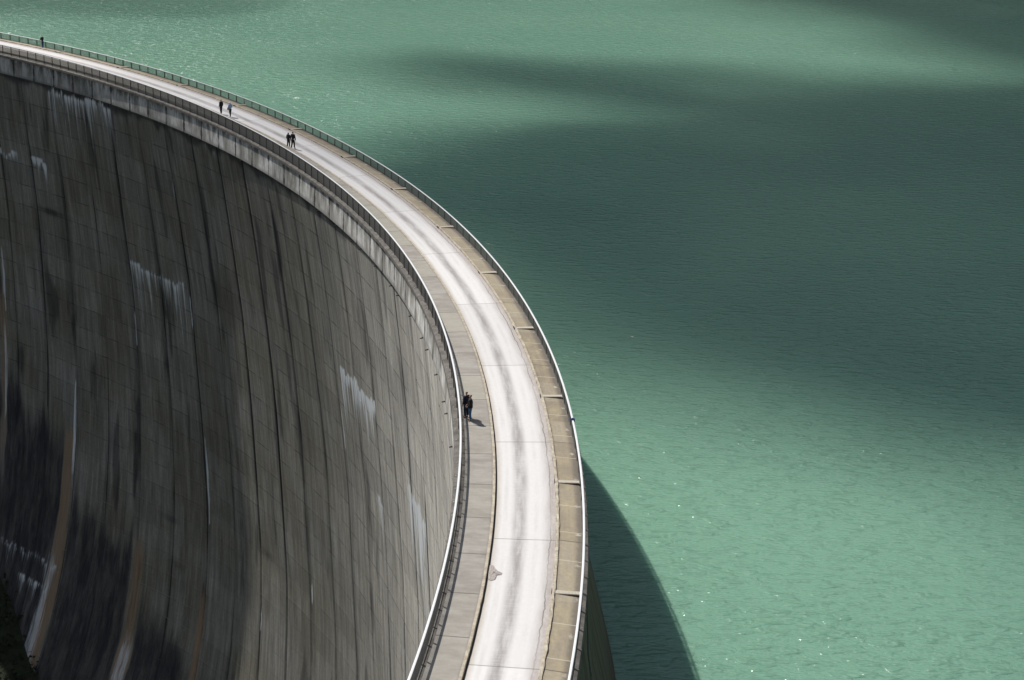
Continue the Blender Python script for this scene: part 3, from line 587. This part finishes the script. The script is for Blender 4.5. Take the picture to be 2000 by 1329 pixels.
cloud([(-13, 334), (2, 330), (35, 325), (58, 320), (81, 322), (100, 332), (190, 345), (190, 140), (80, 147), (33, 156), (18, 162), (6, 168), (-5, 182), (-16, 205), (-26, 228), (-30, 246), (-14, 262), (0, 272), (14, 284), (12, 296), (-8, 312)], 45, 27, .062, 620, 300)
cloud([(20, 470), (52, 425), (78, 388), (90, 356), (100, 336), (150, 330), (170, 480), (100, 520)], 40, 24, .050, 620, 301)
cloud([(38, 160), (60, 166), (140, 160), (140, 50), (60, 60), (50, 100)], 35, 24, .034, 620, 303)
cloud([(-160, 392), (-108, 385), (-75, 388), (-60, 410), (-90, 450), (-160, 470)], 30, 18, .016, 620, 302)

# ------------------------------------------------------------------ people
def skin_mesh(name, nodes, edges, mat, sub=1):
    """nodes: {key: ((x,y,z), (rx, ry))}; a skinned and subdivided mesh baked to plain geometry"""
    keys = list(nodes); bm = bmesh.new(); lay = bm.verts.layers.skin.verify(); vs = {}
    for i, k in enumerate(keys):
        v = bm.verts.new(nodes[k][0]); v[lay].radius = nodes[k][1]; v[lay].use_root = (i == 0); vs[k] = v
    for a, b in edges: bm.edges.new((vs[a], vs[b]))
    me = bpy.data.meshes.new('tmp'); bm.to_mesh(me); bm.free(); o = bpy.data.objects.new('tmp', me); COL.objects.link(o)
    m = o.modifiers.new('s', 'SKIN'); m.use_smooth_shade = True
    m = o.modifiers.new('u', 'SUBSURF'); m.levels = sub; m.render_levels = sub
    dg = bpy.context.evaluated_depsgraph_get(); dg.update(); out = bpy.data.meshes.new_from_object(o.evaluated_get(dg)); out.name = name
    bpy.data.objects.remove(o); out.materials.clear(); out.materials.append(mat); out.polygons.foreach_set('use_smooth', [True] * len(out.polygons))
    return out
def cm(name, c, r=.85): return plain(name, c, r, 0, .2, 14)
SKIN = cm('skin', (.50, .29, .21), .6)
def person(loc, rz, label, h=1.75, jacket=(.012, .012, .014), trousers=(.03, .03, .035), hair=(.02, .014, .01), long_hair=False, hat=None, arms=None, stride=.0, lean=0.0, coat=.92, group=None, bag=None, bulk=1.0, headrot=0.0):
    """local +y is where the person faces"""
    bulk *= 1.12; k = h / 1.75; g = empty('person', loc, rz); tag(g, label, 'person', group)
    arms = arms or {}; P = {}; E = []
    ly = lean
    def P3(x, y, z): return (x * k, (y + ly * max(0, z - .9)) * k, z * k)
    def add(D, key, x, y, z, rx, ry=None): D[key] = (P3(x, y, z), (rx * k, (ry or rx) * k))
    def arm(D, sgn, r, hand=False, E=None):
        sh = (.185 * sgn, 0, 1.43); el, wr = arms.get(sgn, ((.245 * sgn, -.03, 1.14), (.25 * sgn, .06, .90)))
        add(D, f'sh{sgn}', *sh, r[0]); add(D, f'el{sgn}', *el, r[1]); add(D, f'wr{sgn}', *wr, r[2]); E += [('neckb', f'sh{sgn}'), (f'sh{sgn}', f'el{sgn}'), (f'el{sgn}', f'wr{sgn}')]
        if hand:
            e, w_ = Vector(el), Vector(wr); d = (w_ - e).normalized(); side = d.cross(Vector((sgn, 0, .2))).normalized(); pm = w_ + d * .07
            add(D, f'pm{sgn}', *pm, .034, .022); E.append((f'wr{sgn}', f'pm{sgn}'))
            for i, (o_, L) in enumerate(((-.030, .062), (-.010, .075), (.010, .070), (.028, .055))):
                a = pm + side * o_ + d * .02; b = a + d * L * .5 - Vector((sgn * .006, 0, 0)); c = a + d * L * .9 - Vector((sgn * .02, 0, 0))
                add(D, f'fa{sgn}{i}', *a, .0095); add(D, f'fb{sgn}{i}', *b, .0085); add(D, f'fc{sgn}{i}', *c, .007); E += [(f'pm{sgn}', f'fa{sgn}{i}'), (f'fa{sgn}{i}', f'fb{sgn}{i}'), (f'fb{sgn}{i}', f'fc{sgn}{i}')]
            a = w_ + d * .03 - side * .035; b = a + d * .035 - side * .02; add(D, f'ta{sgn}', *a, .011); add(D, f'tb{sgn}', *b, .009); E += [(f'wr{sgn}', f'ta{sgn}'), (f'ta{sgn}', f'tb{sgn}')]
    def legs(D, E, r, z0=.08):
        for sgn in (-1, 1):
            f = stride * sgn; add(D, f'hp{sgn}', .09 * sgn, 0, .90, r[0]); add(D, f'kn{sgn}', .10 * sgn, .03 + f * .5, .49, r[1]); add(D, f'an{sgn}', .105 * sgn, -.02 + f, z0, r[2])
            E += [('pel', f'hp{sgn}'), (f'hp{sgn}', f'kn{sgn}'), (f'kn{sgn}', f'an{sgn}')]
    # body: one continuous surface
    D = {}; E = []
    add(D, 'pel', 0, 0, .96, .12, .095); add(D, 'waist', 0, 0, 1.10, .115, .085); add(D, 'chest', 0, 0, 1.30, .14, .10); add(D, 'neckb', 0, -.01, 1.43, .09, .07)
    add(D, 'neck', 0, 0, 1.52, .052); add(D, 'jaw', 0, .018, 1.585, .062, .070); add(D, 'skull', 0, .0, 1.67, .075, .088); add(D, 'crown', 0, -.005, 1.715, .055, .065)
    E += [('pel', 'waist'), ('waist', 'chest'), ('chest', 'neckb'), ('neckb', 'neck'), ('neck', 'jaw'), ('jaw', 'skull'), ('skull', 'crown')]
    arm(D, -1, (.05, .038, .027), True, E); arm(D, 1, (.05, .038, .027), True, E); legs(D, E, (.08, .052, .036))
    for sgn in (-1, 1):
        f = stride * sgn; add(D, f'to{sgn}', .115 * sgn, .12 + f, .045, .038, .03); E.append((f'an{sgn}', f'to{sgn}'))
    b = bpy.data.objects.new('body', skin_mesh('body', D, E, SKIN)); link(b, g)
    # nose, ears and eyes as small sub-parts of the body
    fm = MB(); fm.tube([P3(0, .085, 1.665), P3(0, .112, 1.625)], [.008 * k, .014 * k], 6)
    for sgn in (-1, 1): fm.tube([P3(.078 * sgn, -.005, 1.665), P3(.088 * sgn, -.008, 1.62)], [.016 * k, .010 * k], 6)
    fm.build('nose_and_ears', SKIN, b, True); em = MB()
    for sgn in (-1, 1): em.tube([P3(.03 * sgn, .075, 1.66), P3(.03 * sgn, .092, 1.66)], .009 * k, 6)
    em.build('eyes', M['dark'], b, True)
    # jacket
    D = {}; E = []; q = bulk
    add(D, 'hem', 0, 0, coat, .155 * q, .115 * q); add(D, 'w', 0, 0, 1.08, .15 * q, .112 * q); add(D, 'chest', 0, 0, 1.28, .17 * q, .125 * q); add(D, 'neckb', 0, -.01, 1.43, .115, .09); add(D, 'col', 0, 0, 1.50, .068)
    if coat < .88: add(D, 'hem0', 0, 0, .92, .155 * q, .12 * q); E += [('hem', 'hem0'), ('hem0', 'w')]
    else: E += [('hem', 'w')]
    E += [('w', 'chest'), ('chest', 'neckb'), ('neckb', 'col')]
    arm(D, -1, (.088, .070, .052), False, E); arm(D, 1, (.088, .070, .052), False, E)
    j = bpy.data.objects.new('jacket', skin_mesh('jacket', D, E, cm('jacket_cloth', jacket))); link(j, g)
    D = {}; E = []; add(D, 'pel', 0, 0, .98, .135, .10); legs(D, E, (.118, .085, .070), .10)
    link(bpy.data.objects.new('trousers', skin_mesh('trousers', D, E, cm('trouser_cloth', trousers))), g)
    for sgn in (-1, 1):
        f = stride * sgn; D = {}; add(D, 'a', .105 * sgn, -.045 + f, .05, .045, .05); add(D, 'b', .11 * sgn, .05 + f, .045, .047, .042); add(D, 'c', .117 * sgn, .15 + f, .035, .04, .032)
        link(bpy.data.objects.new('shoe', skin_mesh('shoe', D, [('a', 'b'), ('b', 'c')], cm('shoe_leather', (.02, .018, .016), .6))), g)
    D = {}; add(D, 'a', 0, -.035, 1.62, .070, .070); add(D, 'b', 0, -.022, 1.69, .083, .085); add(D, 'c', 0, -.012, 1.735, .060, .068); E = [('a', 'b'), ('b', 'c')]
    if long_hair: add(D, 'd', 0, -.075, 1.50, .085, .05); add(D, 'e', 0, -.10, 1.34, .085, .045); add(D, 'f', 0, -.11, 1.20, .05, .03); E += [('d', 'a'), ('e', 'd'), ('f', 'e')]
    link(bpy.data.objects.new('hair', skin_mesh('hair', D, E, cm('hair', hair))), g)
    if hat:
        D = {}; add(D, 'a', 0, -.01, 1.70, .094, .10); add(D, 'b', 0, -.01, 1.75, .085, .092); add(D, 'c', 0, -.01, 1.785, .05, .055)
        ho = bpy.data.objects.new('hat', skin_mesh('hat', D, [('a', 'b'), ('b', 'c')], cm('hat_cloth', hat))); link(ho, g)
        n = 16; mb = MB(); a0 = P3(0, 0, 1.70); mb.tube([(a0[0], a0[1], a0[2] - .006), (a0[0], a0[1], a0[2] + .006)], .145 * k, 16); mb.build('brim', ho.data.materials[0], ho)
    if bag:
        mb = MB(); c = P3(*bag); mb.box(c[0] - .06, c[0] + .06, c[1] - .13, c[1] + .13, c[2] - .15, c[2] + .12); mb.tube([(c[0], c[1] - .1, c[2] + .12), (c[0], c[1], c[2] + .3), (c[0], c[1] + .1, c[2] + .12)], .012, 5)
        mb.build('shoulder_bag', cm('bag_cloth', (.30, .28, .24)), g)
    return g
def on(s, off, z, d=0.0):
    x, y, t = at(s, off); return (float(x), float(y), z), float(t)
# far person leaning on the lake railing, seen from behind
l, t = on(183.3, .62, .0); person(l, t - PI / 2 + .1, 'person in a dark jacket and blue jeans standing alone at the far lake railing', 1.76, (.010, .012, .02), (.02, .045, .13), stride=.12, lean=.16,
       arms={-1: ((-.24, .10, 1.16), (-.18, .36, 1.04)), 1: ((.24, .10, 1.16), (.18, .36, 1.04))})
# walkers in black and in light blue
l, t = on(131.0, -3.30, .0); person(l, PI / 2 + t - PI / 2 - PI / 2 + .25, 'person dressed all in black walking beside the one in light blue', 1.70, (.008, .008, .010), (.010, .010, .012), stride=.08, coat=.80)
l, t = on(129.0, -3.05, .0); person(l, t - PI / 2 + .25, 'person in a light blue shirt, white hat and dark trousers walking on the road', 1.72, (.30, .42, .62), (.012, .014, .02), hat=(.75, .78, .85), stride=.14, bag=(-.27, .02, .98),
       arms={-1: ((-.27, -.02, 1.16), (-.26, .12, .98)), 1: ((.27, -.02, 1.16), (.24, .14, 1.02))})
# the pair holding hands
l1, t1 = on(111.8, -3.75, .0); l2, t2 = on(110.4, -3.28, .0)
c = (Vector(l1) + Vector(l2)) / 2; dx = (Vector(l2) - Vector(l1)); ux = dx.normalized(); f = math.atan2(ux.y, ux.x) + .15
pa = c - ux * .36; pb = c + ux * .36
pa, pb = Vector(l2) - ux * .74, Vector(l2)
person(tuple(pa), f, 'person with long brown hair in a long dark coat, holding hands with a taller companion', 1.64, (.016, .013, .012), (.012, .012, .014), (.045, .022, .012), True, stride=.08, coat=.66, bulk=1.12,
       arms={1: ((.30, .0, 1.16), (.38, .05, .96)), -1: ((-.26, -.02, 1.14), (-.25, .10, .92))})
person(tuple(pb), f, 'tall person in a black jacket and black trousers, holding hands with a long-haired companion', 1.84, (.010, .010, .012), (.009, .009, .011), stride=.12,
       arms={-1: ((-.30, .0, 1.12), (-.36, .05, .86)), 1: ((.29, .0, 1.14), (.26, .10, .90))})
# the near couple by the valley railing
l, t = on(24.9, -4.98, .16); person(l, t + .10, 'person in a black jacket and blue jeans standing in front, by the near valley railing', 1.78, (.006, .006, .008), (.045, .125, .24), (.035, .018, .012), coat=.86, bulk=1.32,
       arms={-1: ((-.27, .06, 1.15), (-.16, .20, 1.02)), 1: ((.27, .04, 1.15), (.16, .20, 1.02))})
l, t = on(25.5, -5.22, .16); person(l, t - .9, 'person in a dark navy jacket and trousers half hidden behind the one in blue jeans', 1.80, (.010, .012, .030), (.012, .018, .040), (.10, .055, .04), coat=.86, bulk=1.2)
